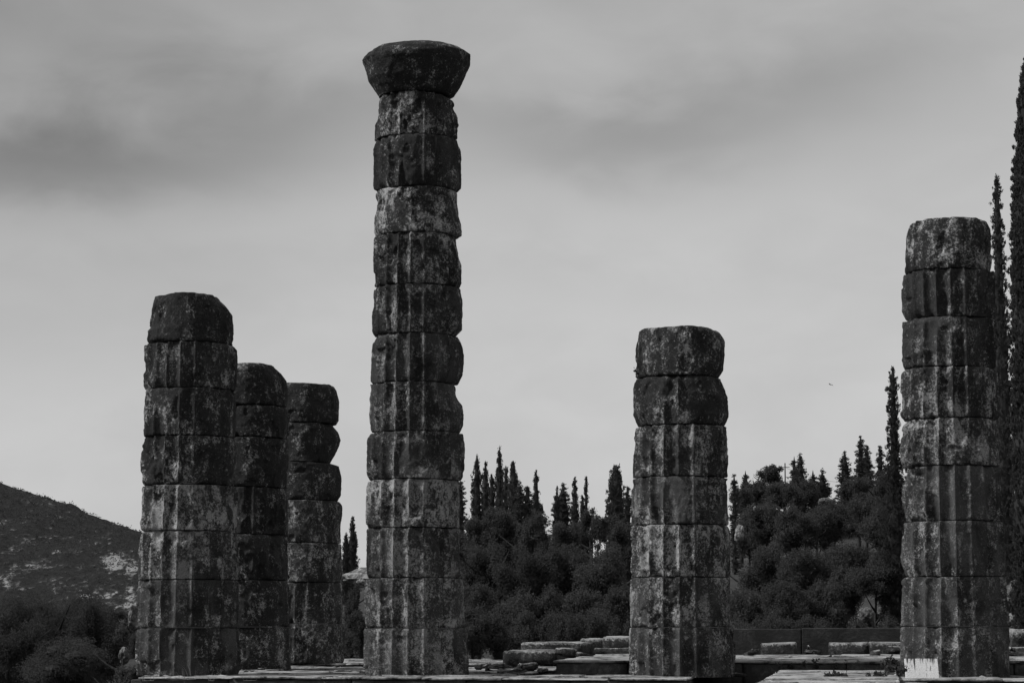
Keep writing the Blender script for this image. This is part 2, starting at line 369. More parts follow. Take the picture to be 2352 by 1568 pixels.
# ---------------------------------------------------------------- columns
# per drum: left outline, right outline (picture rows), and tone: (patches, smooth flutes, lichen, flute clarity)
NA, NV = 240, 34
def interp_edge(pts, ys):
    pts = sorted(pts, key=lambda p: p[1]); return np.interp(ys, [p[1] for p in pts], [p[0] for p in pts])
def drum_mesh(col, k, yt, yb, Le, Re, tone, D, ax, nom, seed, cap=False, zb_override=None, top_open=False):
    zt = z_at(yt, D); zb = z_at(yb, D)
    if zb_override is not None: zb = zb_override
    gap = .006
    zt -= gap; zb += gap if zb_override is None else 0
    nv = NV if not cap else 44
    t = np.concatenate([[0, .004, .012, .03, .055], np.linspace(.09, .91, nv), [.945, .97, .988, .996, 1]])
    zs = zb + (zt - zb) * t
    # picture row of each ring on the outline
    rows = CY - F * ((zs - H) * ct - D * st) / (D * ct + (zs - H) * st)
    dep = D * ct + (zs - H) * st
    R0 = np.interp(rows, nom[0], nom[1])
    rl = ax - (interp_edge(Le, rows) - CX) * dep / F if Le else R0
    rr = (interp_edge(Re, rows) - CX) * dep / F - ax if Re else R0
    phi = np.linspace(0, 2 * math.pi, NA, endpoint=False) - .12 + 1e-6
    PH, Z = np.meshgrid(phi, zs); c, s = np.cos(PH), np.sin(PH)     # phi=0 -> +x (right), phi=-pi/2 -> towards viewer
    wR = np.clip(c, 0, 1) ** 1.3; wL = np.clip(-c, 0, 1) ** 1.3
    Rm = R0 if not cap else (rl + rr) / 2
    Rb = np.broadcast_to(Rm[:, None], PH.shape)
    r = Rb + (rr[:, None] - Rb) * wR + (rl[:, None] - Rb) * wL
    patch, flut, lich, clar = tone
    Pn = np.stack([c * .95, s * .95, Z], -1)
    sd = seed * 5.13
    if not cap:
        u = ((PH + .12) / (2 * math.pi / 20)) % 1.0 * 2 - 1
        prof = 1 - np.abs(u) ** 2.2                        # deep in the middle of the flute
        prof = np.clip(prof, 0, 1) ** .85
        nz = fbm(Pn * np.array([1.6, 1.6, 1.1]) + sd, 4, seed)
        side = -c * .20                        # the left flutes are better kept
        keep = sstep(-.07, .07, clar - .42 + side + nz * .7)
        # broken ends of the drum
        ed = np.minimum(t, 1 - t)[:, None]
        en = fbm(Pn * 2.4 + sd + 3, 3, seed + 4)
        worn = .042 + .022 * fbm(Pn * 3.5 + sd + 1, 4, seed + 1)
        r = r - keep * .095 * prof - (1 - keep) * np.clip(worn, .005, .1)
        r = r - .012 * np.exp(-ed / .008) - np.clip(en, 0, 1) * .12 * np.exp(-ed / .05) 
        r = r - .075 * np.clip(fbm(Pn * 5.5 + sd + 13, 3, seed + 8) - .05, 0, 1) * np.exp(-ed / .03)
        r = r - .03 * np.clip(fbm(Pn * 1.3 + sd + 8, 2, seed + 6), 0, 1)
    else:
        r = r - .02 * np.clip(fbm(Pn * 2 + sd, 4, seed), 0, 1) - .20 * sstep(.45, .8, t)[:, None] * np.clip(fbm(Pn * 3.2 + sd + 2, 4, seed + 31) - .08, 0, 1)
    fr = fbm(Pn * 3.1 + sd + 11, 3, seed + 7)
    r = r - .035 * sstep(.12, .30, fr) * (1 if not cap else .35)          # flakes broken off
    r = r + .016 * fbm(Pn * 7 + sd, 4, seed + 2, .6) + .007 * fbm(Pn * 22 + sd, 2, seed + 3)
    zz = Z + 0
    tt = np.broadcast_to(t[:, None], PH.shape)
    if k == 0:                # uneven broken top
        zz = Z + tt ** 3 * .03 * fbm(np.stack([c, s, c * 0], -1) * 2.2 + sd, 3, seed + 5) 
    n = len(zs)
    V = np.stack([c * r, s * r, zz - 0], -1)
    # caps: inner rings
    capv = []
    for sgn, row in ((1, n - 1), (-1, 0)):
        for q in (.93, .75, .4):
            vv = V[row].copy(); vv[:, :2] *= q; vv[:, 2] += (.004 if sgn > 0 else 0) + (0.0 if q < .9 else 0); capv.append(vv)
    allV = np.concatenate([V.reshape(-1, 3)] + capv + [np.array([[0, 0, V[n - 1][:, 2].mean()]]), np.array([[0, 0, V[0][:, 2].mean()]])])
    i = np.arange(n * NA).reshape(n, NA); j = np.roll(i, -1, 1)
    quads = [np.stack([i[:-1], j[:-1], j[1:], i[1:]], -1).reshape(-1, 4)]
    b0 = n * NA
    A = np.arange(NA); B = np.roll(A, -1)
    def ringq(a, b, flip):
        q = np.stack([a + A, a + B, b + B, b + A], 1); return q[:, ::-1] if flip else q
    quads += [ringq((n - 1) * NA, b0, 0), ringq(b0, b0 + NA, 0), ringq(b0 + NA, b0 + 2 * NA, 0)]
    quads += [ringq(0, b0 + 3 * NA, 1), ringq(b0 + 3 * NA, b0 + 4 * NA, 1), ringq(b0 + 4 * NA, b0 + 5 * NA, 1)]
    ct_ = len(allV) - 2
    tr = [np.stack([b0 + 2 * NA + A, b0 + 2 * NA + B, np.full(NA, ct_)], 1), np.stack([b0 + 5 * NA + B, b0 + 5 * NA + A, np.full(NA, ct_ + 1)], 1)]
    o = mesh_np('capital' if cap else 'drum', allV, [np.concatenate(quads), np.concatenate(tr)], M_col, col)
    o.color = (patch, flut, lich, 1)
    return o

def column(D, axpx, base_row, joints, L, R, tones, nomr, label, seed, capital=None, basez=None, cat='column'):
    zb = 0.0 if basez is None else basez
    ax = x_at(axpx, D, zb)
    t = thing('temple_column', (ax, D, 0), label, cat, 'ruined temple columns')
    nom = ([p[0] for p in nomr], [p[1] for p in nomr])
    for k in range(len(joints) - 1):
        yt, yb = joints[k], joints[k + 1]; last = k == len(joints) - 2
        # the drum meshes live in the column's own frame
        drum_mesh(t, k if not capital else k + 1, yt, yb, [p for p in L[k]] if L and L[k] else None, [p for p in R[k]] if R and R[k] else None, tones[k], D, ax, nom, seed * 20 + k,
                  zb_override=(zb - .02) if last else None)
    if capital:
        yt, Lc, Rc, tone = capital
        drum_mesh(t, 0, yt, joints[0], Lc, Rc, tone, D, ax, nom, seed * 20 + 19, cap=True)
    return t
m44 = pxm(44)
# A: front left
JA = [684, 794, 898, 1006, 1117, 1221, 1332, 1441, 1552]
LA = [[(351, 683), (342, 737), (339, 755), (333, 761), (333, 786), (337, 793)], [(332, 797), (329.5, 887), (333, 897)], [(330, 900), (325.5, 947), (325.5, 1000), (328, 1006)],
      [(328.5, 1008), (323.4, 1067), (324, 1109), (328, 1117)], [(326, 1119), (322, 1137), (320.6, 1214), (325, 1221)], [(324, 1225), (318, 1272), (318, 1331)], [(315, 1336), (313, 1438)], [(313, 1445), (311, 1552)]]
RA = [[(508, 684), (513, 693), (528, 707), (541, 725), (543, 767), (540, 792)], [(541, 794), (549, 804), (550, 850), (546, 897)], [(545, 900), (548, 930), (546, 1004)],
      [(546, 1008), (549, 1040), (546, 1115)], [(545, 1120), (547, 1150), (546, 1218)], [(547, 1224), (550, 1300), (549, 1331)], [(549, 1336), (548, 1438)], [(549, 1445), (552, 1552)]]
TA = [(.30, .0, .8, .18), (.40, .2, .5, .45), (.38, .1, .5, .25), (.42, .1, .4, .42), (.66, .3, .2, .62), (.58, .5, .2, .66), (.46, .6, .1, .72), (.36, .7, .1, .85)]
nA = [(500, .80), (690, .845), (1000, .885), (1552, .955)]
column(44.3, 431, 1552, JA, LA, RA, TA, nA, 'front left column of eight drums, its top drum broken away at the right shoulder', 1)
# B
JB = [842, 936, 1009, 1122, 1229, 1333, 1439, 1540]
RB = [[(636, 842), (639, 847), (651, 857), (663, 875), (666, 902), (664, 935)], [(664, 938), (667, 960), (665, 1008)], [(665, 1011), (667, 1060), (664, 1121)], [(664, 1124), (666, 1228)],
      [(658, 1231), (664, 1240), (667, 1300), (666, 1332)], [(667, 1335), (669, 1438)], [(670, 1441), (673, 1540)]]
TB = [(.28, 0, .6, .15), (.30, 0, .8, .15), (.28, 0, .3, .2), (.32, .1, .2, .3), (.28, .2, .1, .3), (.30, .2, .1, .3), (.44, .3, .2, .3)]
nB = [(500, .80), (840, .84), (1200, .90), (1540, .925)]
column(48.2, 569, 1540, JB, None, RB, TB, nB, 'dark column half hidden behind the front left one, with a sloping broken top', 2, basez=.03)
# C
JC = [886, 975, 1065, 1151, 1248, 1338, 1432, 1521]
RC = [[(768, 884), (771, 887), (777, 896), (783, 923), (783, 965), (777, 973)], [(769, 976), (781, 992), (787, 1010), (784, 1022), (774, 1043), (766, 1058), (765, 1064)], [(771, 1066), (784, 1070), (789, 1097), (787, 1137), (780, 1150)],
      [(784, 1152), (790, 1160), (790, 1190), (786, 1212), (787, 1246)], [(788, 1250), (791, 1300), (790, 1337)], [(789, 1340), (791, 1431)], [(792, 1434), (794, 1521)]]
TC = [(.34, 0, 1., .1), (.28, 0, .2, .1), (.34, 0, .8, .15), (.50, .2, .2, .35), (.44, .2, .1, .2), (.46, .3, .1, .2), (.42, .3, .1, .25)]
nC = [(500, .80), (880, .84), (1200, .89), (1521, .925)]
column(52.3, 696, 1521, JC, None, RC, TC, nC, 'shortest column at the back left, with a deep bite out of its second drum', 3, basez=.10)
# M with the capital
JM = [225, 324, 441, 546, 663, 774, 884, 996, 1104, 1214, 1328, 1442, 1555]
LM = [[(868, 226), (865, 248), (863, 275), (860, 281), (859, 323)], [(861, 329), (857, 349), (856.5, 430), (859, 440)], [(861, 445), (862, 467), (859, 497), (858, 531), (861.6, 543)], [(858, 547), (856.6, 585), (856.6, 655), (859, 662)],
      [(855, 667), (851.5, 740), (853, 765), (858, 773)], [(855.5, 777), (854, 797), (852.5, 824), (850, 882)], [(848, 888), (847, 959), (849, 988), (853, 996)], [(845, 1001), (841, 1010), (840, 1087), (847, 1103)],
      [(843, 1106), (839.5, 1125), (840, 1160), (838, 1205), (843, 1213)], [(841, 1217), (840, 1297), (842, 1325)], [(837, 1331), (836, 1350), (838, 1438)], [(834, 1445), (832.4, 1555)]]
RM = [[(1030, 228), (1044, 234), (1049, 254), (1055.7, 268), (1055.7, 292), (1052, 297), (1053, 324)], [(1055.7, 327), (1060, 346), (1061, 430), (1055.7, 440)], [(1055, 447), (1055.7, 467), (1062, 508), (1065, 531), (1065, 543), (1054, 546)],
      [(1054, 550), (1058, 578), (1059, 591), (1065, 615), (1065, 652), (1061, 662)], [(1062.5, 665), (1067, 689), (1067, 723), (1065, 758), (1051, 773)], [(1054, 778), (1063.5, 800), (1067.5, 821), (1064, 858), (1057, 875), (1050.6, 883)],
      [(1052, 887), (1054, 912), (1064, 929), (1068.5, 949), (1067, 976), (1059, 994)], [(1064, 998), (1069, 1027), (1070, 1094), (1064, 1104)], [(1058, 1107), (1060, 1150), (1060, 1212)], [(1059, 1217), (1063, 1280), (1067, 1327)],
      [(1070, 1331), (1073, 1440)], [(1075, 1445), (1079, 1555)]]
TM = [(.44, .1, .7, .40), (.28, .3, .3, .45), (.57, .1, .5, .30), (.50, .1, .6, .45), (.44, .2, .5, .42), (.42, .5, .3, .66), (.50, .5, .3, .66), (.46, .4, .3, .62), (.66, .3, .3, .60), (.56, .5, .2, .66), (.60, .4, .2, .68), (.56, .6, .2, .80)]
nM = [(225, .72), (324, .765), (663, .81), (996, .865), (1555, .955)]
capL = [(885, 112), (866, 117), (855, 119), (845, 126), (831, 142), (838, 158), (846.5, 187), (858, 204), (871, 223)]
capR = [(1044, 112), (1064, 118), (1081, 130), (1080, 150), (1071, 170), (1057, 200), (1044, 219), (1030, 226)]
column(43.9, 955, 1555, JM, LM, RM, TM, nM, 'tallest column, the only one that still carries its flared capital', 4, capital=(113, capL, capR, (.30, 0, 1., 0)))
# D
JD = [759, 871, 981, 1098, 1207, 1326, 1440, 1555]
LD = [[(1462, 759), (1459, 800), (1459, 864), (1462, 870)], [(1456, 873), (1454, 913), (1455, 954), (1466, 980)], [(1457, 984), (1454.5, 1044), (1452.6, 1097)], [(1449, 1100), (1449, 1206)], [(1447, 1210), (1447, 1325)], [(1447, 1328), (1446, 1439)], [(1445, 1442), (1444, 1555)]]
RD = [[(1651, 758), (1656, 762), (1663, 770), (1671, 785), (1671, 823), (1668, 853), (1656, 870)], [(1661, 874), (1668, 894), (1677, 913), (1679, 958), (1670, 980)], [(1676.6, 984), (1677.7, 1030), (1679, 1063), (1675, 1096)], [(1676, 1100), (1679, 1205)],
      [(1681, 1210), (1684, 1325)], [(1682, 1328), (1684, 1439)], [(1687, 1442), (1692, 1555)]]
TD = [(.40, 0, .9, .22), (.36, .1, 1., .30), (.48, .2, .9, .45), (.46, .6, .3, .55), (.62, .2, .3, .45), (.48, .5, .2, .5), (.46, .7, .2, .6)]
nD = [(500, .80), (760, .835), (1100, .885), (1555, .965)]
column(43.5, 1568.5, 1555, JD, LD, RD, TD, nD, 'seven drum column standing right of the tallest one, thick with lichen spots', 5)
# E
JE = [512, 629, 737, 850, 966, 1074, 1199, 1325, 1438, 1556]
LE = [[(2088, 510), (2079, 539), (2075, 589), (2074, 620), (2076, 629)], [(2072, 632), (2071, 663), (2073, 713), (2080, 736)], [(2073, 741), (2073, 779), (2068, 791), (2068, 818), (2073, 843), (2078, 849)], [(2069, 853), (2068, 954), (2072, 965)],
      [(2078, 970), (2072, 987), (2067, 1029), (2068.5, 1055), (2076, 1072)], [(2081, 1080), (2073, 1130), (2074, 1160), (2080, 1179), (2083, 1196)], [(2075, 1204), (2070, 1280), (2080, 1320)], [(2072, 1330), (2069, 1355), (2070, 1436)], [(2069, 1441), (2068, 1556)]]
RE = [[(2270, 511), (2280, 530), (2281, 600), (2279, 628)], [(2283, 632), (2285, 735)], [(2286, 741), (2290, 848)], [(2292, 853), (2295, 964)], [(2296, 970), (2300, 1072)], [(2300, 1080), (2306, 1196)], [(2306, 1204), (2309, 1320)], [(2312, 1330), (2319, 1436)], [(2320, 1441), (2324, 1556)]]
TE = [(.46, 0, 1., .20), (.38, .3, .4, .50), (.36, .3, .4, .55), (.50, .3, .6, .55), (.60, .3, .4, .50), (.48, .7, .5, .70), (.46, .7, .3, .72), (.42, .6, .3, .62), (.40, .6, .2, .62)]
nE = [(400, .78), (520, .80), (900, .86), (1556, .96)]
column(42.9, 2196, 1556, JE, LE, RE, TE, nE, 'nine drum column at the right edge beside the tall cypress', 6)

# ---------------------------------------------------------------- temple floor
def floor(name, u0, u1, v0, v1, z, mat, sx=1.35, sv=1.2, seed=1, jz=.016, depth=.035, rough=.010, left=None, found=.55):
    mb = MB(); r = random.Random(seed); v = v0; k = 0
    while v < v1 - .05:
        dv = sv * r.uniform(.8, 1.25); ve = min(v + dv, v1)
        if v1 - ve < .4: ve = v1
        u = u0 + r.uniform(-.12, .25) * (1 if left else 0)
        while u < u1 - .05:
            du = sx * r.uniform(.75, 1.4); ue = min(u + du, u1)
            if u1 - ue < .4: ue = u1
            rough_block(mb, u + .004, ue - .012, v + .004, ve - .012, z - depth, z + r.uniform(-jz, jz), r=.012, rough=rough, step=.13, seed=seed * 50 + k, tilt=(r.uniform(-.008, .008), r.uniform(-.008, .008)), chip=.7)
            u = ue; k += 1
        v = ve
    o = tag(mb.build(name, mat), kind='structure')
    fb = MB(); u = u0 + .05; k = 0
    while u < u1 - .1:
        ue = min(u + r.uniform(1.3, 2.2), u1 - .03)
        if u1 - .03 - ue < .5: ue = u1 - .03
        rough_block(fb, u + .008, ue - .008, v0 + .03, v1 - .03, z - found, z - depth - .006, r=.02, rough=.02, step=.16, seed=seed * 70 + k, chip=.6); u = ue; k += 1
    tag(fb.build('foundation', M_found), kind='structure')
    return o
uA = UV(x_at(265, 41.9), 41.9)[0]
floor('pavement', uA, 5.05, -2.05, 0.95, 0.0, M_pave, seed=1, left=True)              # front row of slabs under the columns
floor('pavement', uA + .1, 1.9, 1.0, 7.2, .02, M_pave, seed=2, jz=.016)
floor('pavement', uA + .5, 1.9, 7.25, 14.5, .07, M_pave, seed=3, jz=.02)
def right_floor():
    uL = UV(x_at(1797, 44.3), 44.2)[0]; uE = UV(x_at(2060, 42), 42)[0]
    floor('pavement', uL, uE, -9, 0.92, .10, M_pave, seed=4, sx=2.2, jz=.014)
    floor('pavement', uE + .02, 13, -2.0, 0.95, 0.0, M_pave, seed=5)
    floor('pavement', uE + .02, 9.05, -6, -2.03, -.05, M_pave, seed=6, sx=1.9)
right_floor()
floor('pavement', 2.35, 14.5, 1.05, 9.8, .26, M_pave, seed=7, sx=2.0, sv=1.8, jz=.014, depth=.05, rough=.012, found=.85)   # the raised platform

# ---------------------------------------------------------------- loose blocks and wall
def block(name, px0, px1, pyt, D, zb, depth, label, cat='stone block', group='loose temple blocks', mat=None, rough=.025, chip=1.3, r=.018, seed=0, tilt=(0, 0), step=.12):
    zt = z_at(pyt, D); x0 = x_at(px0, D, zt); x1 = x_at(px1, D, zt)
    u0, v0 = UV(x0, D); u1, _ = UV(x1, D + (x1 - x0) * math.tan(ROT))
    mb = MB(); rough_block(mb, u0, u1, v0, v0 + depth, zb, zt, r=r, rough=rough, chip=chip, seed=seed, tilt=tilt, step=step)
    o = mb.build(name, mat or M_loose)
    c = W((u0 + u1) / 2, v0 + depth / 2, zb); 
    me = o.data; co = np.empty(len(me.vertices) * 3, np.float32); me.vertices.foreach_get('co', co); co = co.reshape(-1, 3) - c.astype(np.float32)
    me.vertices.foreach_set('co', co.ravel()); me.update(); o.location = c
    return tag(o, label, cat, group)
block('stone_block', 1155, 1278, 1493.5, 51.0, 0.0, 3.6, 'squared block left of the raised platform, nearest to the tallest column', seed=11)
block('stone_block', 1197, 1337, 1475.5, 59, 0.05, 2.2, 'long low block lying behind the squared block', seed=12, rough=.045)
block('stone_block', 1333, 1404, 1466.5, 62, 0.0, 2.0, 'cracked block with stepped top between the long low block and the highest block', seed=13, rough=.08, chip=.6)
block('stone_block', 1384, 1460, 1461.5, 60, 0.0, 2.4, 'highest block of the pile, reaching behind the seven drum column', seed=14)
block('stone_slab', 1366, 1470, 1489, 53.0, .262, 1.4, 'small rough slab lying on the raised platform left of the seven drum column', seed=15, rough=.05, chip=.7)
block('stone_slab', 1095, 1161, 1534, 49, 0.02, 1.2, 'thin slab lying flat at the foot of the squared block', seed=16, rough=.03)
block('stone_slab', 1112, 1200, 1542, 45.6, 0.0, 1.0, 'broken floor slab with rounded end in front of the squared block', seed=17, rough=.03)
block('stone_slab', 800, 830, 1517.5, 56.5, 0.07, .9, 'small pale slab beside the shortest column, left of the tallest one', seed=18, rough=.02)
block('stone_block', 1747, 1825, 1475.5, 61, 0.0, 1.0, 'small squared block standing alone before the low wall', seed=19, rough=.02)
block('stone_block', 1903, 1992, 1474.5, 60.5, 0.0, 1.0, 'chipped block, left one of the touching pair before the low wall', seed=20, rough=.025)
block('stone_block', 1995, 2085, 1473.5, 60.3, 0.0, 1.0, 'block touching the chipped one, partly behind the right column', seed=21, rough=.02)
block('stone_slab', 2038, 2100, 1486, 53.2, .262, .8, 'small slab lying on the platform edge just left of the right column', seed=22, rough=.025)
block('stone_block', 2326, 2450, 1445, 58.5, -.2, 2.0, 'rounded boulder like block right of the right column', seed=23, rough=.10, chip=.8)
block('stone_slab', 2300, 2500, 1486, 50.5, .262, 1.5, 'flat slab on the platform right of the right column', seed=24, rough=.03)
# broken fragments lying about
FR = [(1098, 47.0, .05, .14, 'small fragment at the right foot of the tallest column'), (1140, 48.5, .04, .11, 'fragment on the paving left of the squared block'), (1212, 46.6, .04, .18, 'broken chunk in front of the squared block'), (1246, 45.8, .03, .09, 'little chip beside the corner of the raised platform'),
      (1298, 50.5, .262, .20, 'rough lump lying on the raised platform below the long low block'), (1345, 49.0, .262, .10, 'small lump on the raised platform left of the rough slab'), (1725, 52.0, .262, .13, 'fragment on the raised platform right of the seven drum column'),
      (1868, 56.0, .2, .22, 'lump lying between the single block and the chipped block'), (2010, 50.0, .262, .12, 'fragment on the platform before the touching blocks'), (1780, 43.3, -.28, .25, 'chunk lying in the dark gap right of the seven drum column'),
      (760, 55.0, .08, .10, 'small fragment at the foot of the shortest column'), (600, 47.0, .03, .08, 'chip on the paving between the two left columns'), (1700, 43.6, .0, .07, 'chip at the right foot of the seven drum column'), (2338, 49.0, .262, .22, 'broken chunk on the platform right of the right column')]
for k, (px, D, z, r_, lab) in enumerate(FR):
    rg = np.random.default_rng(900 + k); x = x_at(px, D, z); a, b_, c_ = r_ * rg.uniform(.8, 1.6), r_ * rg.uniform(.6, 1.1), r_ * rg.uniform(.5, .8)
    mb = MB(); rough_block(mb, -a, a, -b_, b_, -.02, c_, r=r_ * .25, rough=r_ * .3, step=r_ * .35, seed=700 + k, chip=2.0 * r_ / .2, tilt=(rg.uniform(-.25, .25), rg.uniform(-.2, .2)), frame=False)
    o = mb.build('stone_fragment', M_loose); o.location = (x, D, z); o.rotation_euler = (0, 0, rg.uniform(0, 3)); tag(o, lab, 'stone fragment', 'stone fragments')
# low wall: two courses of long stones
def low_wall():
    D = 67; x0 = x_at(1560, D); u0, v0 = UV(x0, D); 
    t = thing('low_wall', W(u0, v0, -.5), 'long low wall of dark stone running behind the small blocks', 'wall')
    u = u0; r = random.Random(4); k = 0
    while u < u0 + 12:
        ue = u + (3.35 if k == 0 else r.uniform(3.5, 5.5)); mb = MB()
        zt = z_at(1443 - (u - u0) * .45, D)
        rough_block(mb, u + .01, ue - .01, v0, v0 + .5, -.6, zt, r=.03, rough=.02, seed=60 + k, step=.2)
        o = mb.build('wall_stone', M_wall, t); o.location = -W(u0, v0, -.5); u = ue; k += 1
low_wall()
# white stone block at the foot of the right column
def white_block():
    D = 41.1; zb = z_at(1561, D); zt = z_at(1512, D); x0 = x_at(2082, D, zb); x1 = x_at(2157, D, zb)
    mb = MB(); V, Fq = box_surface(axis_pts(x0, x1, .006, .05), axis_pts(D, D + .09, .006, .05), axis_pts(zb - .02, zt, .006, .05))
    c = np.array([(x0 + x1) / 2, D + .045, zb]); V = V - c
    V += .003 * fbm(V * 12, 3, 5)[:, None]
    V[:, 1] += V[:, 2] * .30
    mb.add(V, Fq); m, t, b = new_mat('stained_white_marble'); L = t.links.new
    g = N(t, 'ShaderNodeTexCoord').outputs['Object']
    run = noise(t, mapped(t, g, (16, 1, 2.2)), 1.4, 5, .6); blot = noise(t, g, 16, 5, .65); fine = noise(t, g, 70, 3, .6)
    sp = N(t, 'ShaderNodeSeparateXYZ'); L(g, sp.inputs[0])
    up = MATH(t, 'MULTIPLY', MATH(t, 'SUBTRACT', sp.outputs[2], .19), .9)
    s = MATH(t, 'ADD', run, MATH(t, 'MAXIMUM', up, -.06))
    low = MATH(t, 'MULTIPLY', MATH(t, 'MAXIMUM', MATH(t, 'SUBTRACT', .045, sp.outputs[2]), 0.0), 6.0)
    s2 = MATH(t, 'ADD', blot, low)
    k = MATH(t, 'MAXIMUM', ramp(t, s, [(.61, 0), (.69, 1)]), ramp(t, s2, [(.60, 0), (.70, 1)]))
    mx = N(t, 'ShaderNodeMix', data_type='RGBA'); L(k, mx.inputs[0]); L(ramp(t, fine, [(.3, .46), (.6, .70)]), mx.inputs[6]); mx.inputs[7].default_value = (.06, .06, .06, 1)
    L(mx.outputs[2], b.inputs['Base Color'])
    o = mb.build('marble_slab', m); o.location = c
    tag(o, 'white stained marble slab leaning on the foot of the right column', 'stone slab')
white_block()

# ---------------------------------------------------------------- rocks
def rock(px, pt, wpx, hpx, D, label, seed, mat=None, name='rock', group='pale rocks', gap=0):
    py = pt + hpx * .45; c = np.array(P(px, py, D)); a = wpx / 2 * pxm(D); b = hpx / 2 * pxm(D)
    n, m_ = 48, 30; th = np.linspace(0, 2 * math.pi, n, endpoint=False); ph = np.linspace(0, math.pi, m_)
    T, Ph = np.meshgrid(th, ph); d = np.stack([np.cos(T) * np.sin(Ph), np.sin(T) * np.sin(Ph), np.cos(Ph)], -1)
    r = 1 + .45 * fbm(d * 1.4 + seed, 3, seed) + .12 * fbm(d * 6 + seed, 3, seed + 1)
    r = r + .10 * np.abs(fbm(d * 3.3 + seed, 4, seed + 5))
    V = (d * r[..., None] * np.array([a, max(a, b) * .8, b])).reshape(-1, 3)
    V[:, 0] *= a / np.abs(V[:, 0]).max(); V[:, 2] *= b / np.abs(V[:, 2]).max(); V[:, 2] += z_at(pt, D) - c[2] - V[:, 2].max()
    i = np.arange(n * m_).reshape(m_, n); j = np.roll(i, -1, 1)
    o = mesh_np(name, V, np.stack([i[:-1], i[1:], j[1:], j[:-1]], -1).reshape(-1, 4), mat or M_rock, None, False); o.location = c
    return tag(o, label, 'rock', group)

# ---------------------------------------------------------------- vegetation
def leaves(c, d, L, Wd, rg):
    """one narrow leaf quad per centre; d = direction"""
    n = len(c); d = d / (np.linalg.norm(d, axis=1, keepdims=True) + 1e-9)
    q = rg.normal(size=(n, 3)); s = np.cross(d, q); s /= (np.linalg.norm(s, axis=1, keepdims=True) + 1e-9)
    L = np.asarray(L).reshape(-1, 1) * np.ones((n, 1)); Wd = np.asarray(Wd).reshape(-1, 1) * np.ones((n, 1))
    b = c - d * L * .5; t = c + d * L * .5; mid = c - d * L * .05
    V = np.stack([b, mid + s * Wd * .5, t, mid - s * Wd * .5], 1).reshape(-1, 3)
    return V, np.arange(n * 4).reshape(n, 4)
def trunk_mb(h, r, rg, limbs=0, lean=0):
    mb = MB(); n = 7
    pts = [np.array([lean * (i / (n - 1)) + .04 * h * .2 * math.sin(i * 1.7 + r * 50), .02 * h * math.cos(i * 2.1), h * i / (n - 1)]) for i in range(n)]
    tube(mb, pts, [r * (1.25 if i == 0 else 1 - .8 * i / (n - 1)) for i in range(n)], 8)
    for k in range(limbs):
        i = 2 + k % (n - 3); a = rg.uniform(0, 6.28); l = h * rg.uniform(.25, .42)
        p = pts[i]; q = [p + np.array([math.cos(a), math.sin(a), .7]) * l * s for s in (0, .4, 1)]; q[1][2] -= .05 * l
        tube(mb, q, [r * .5, r * .32, r * .1], 6)
    return mb
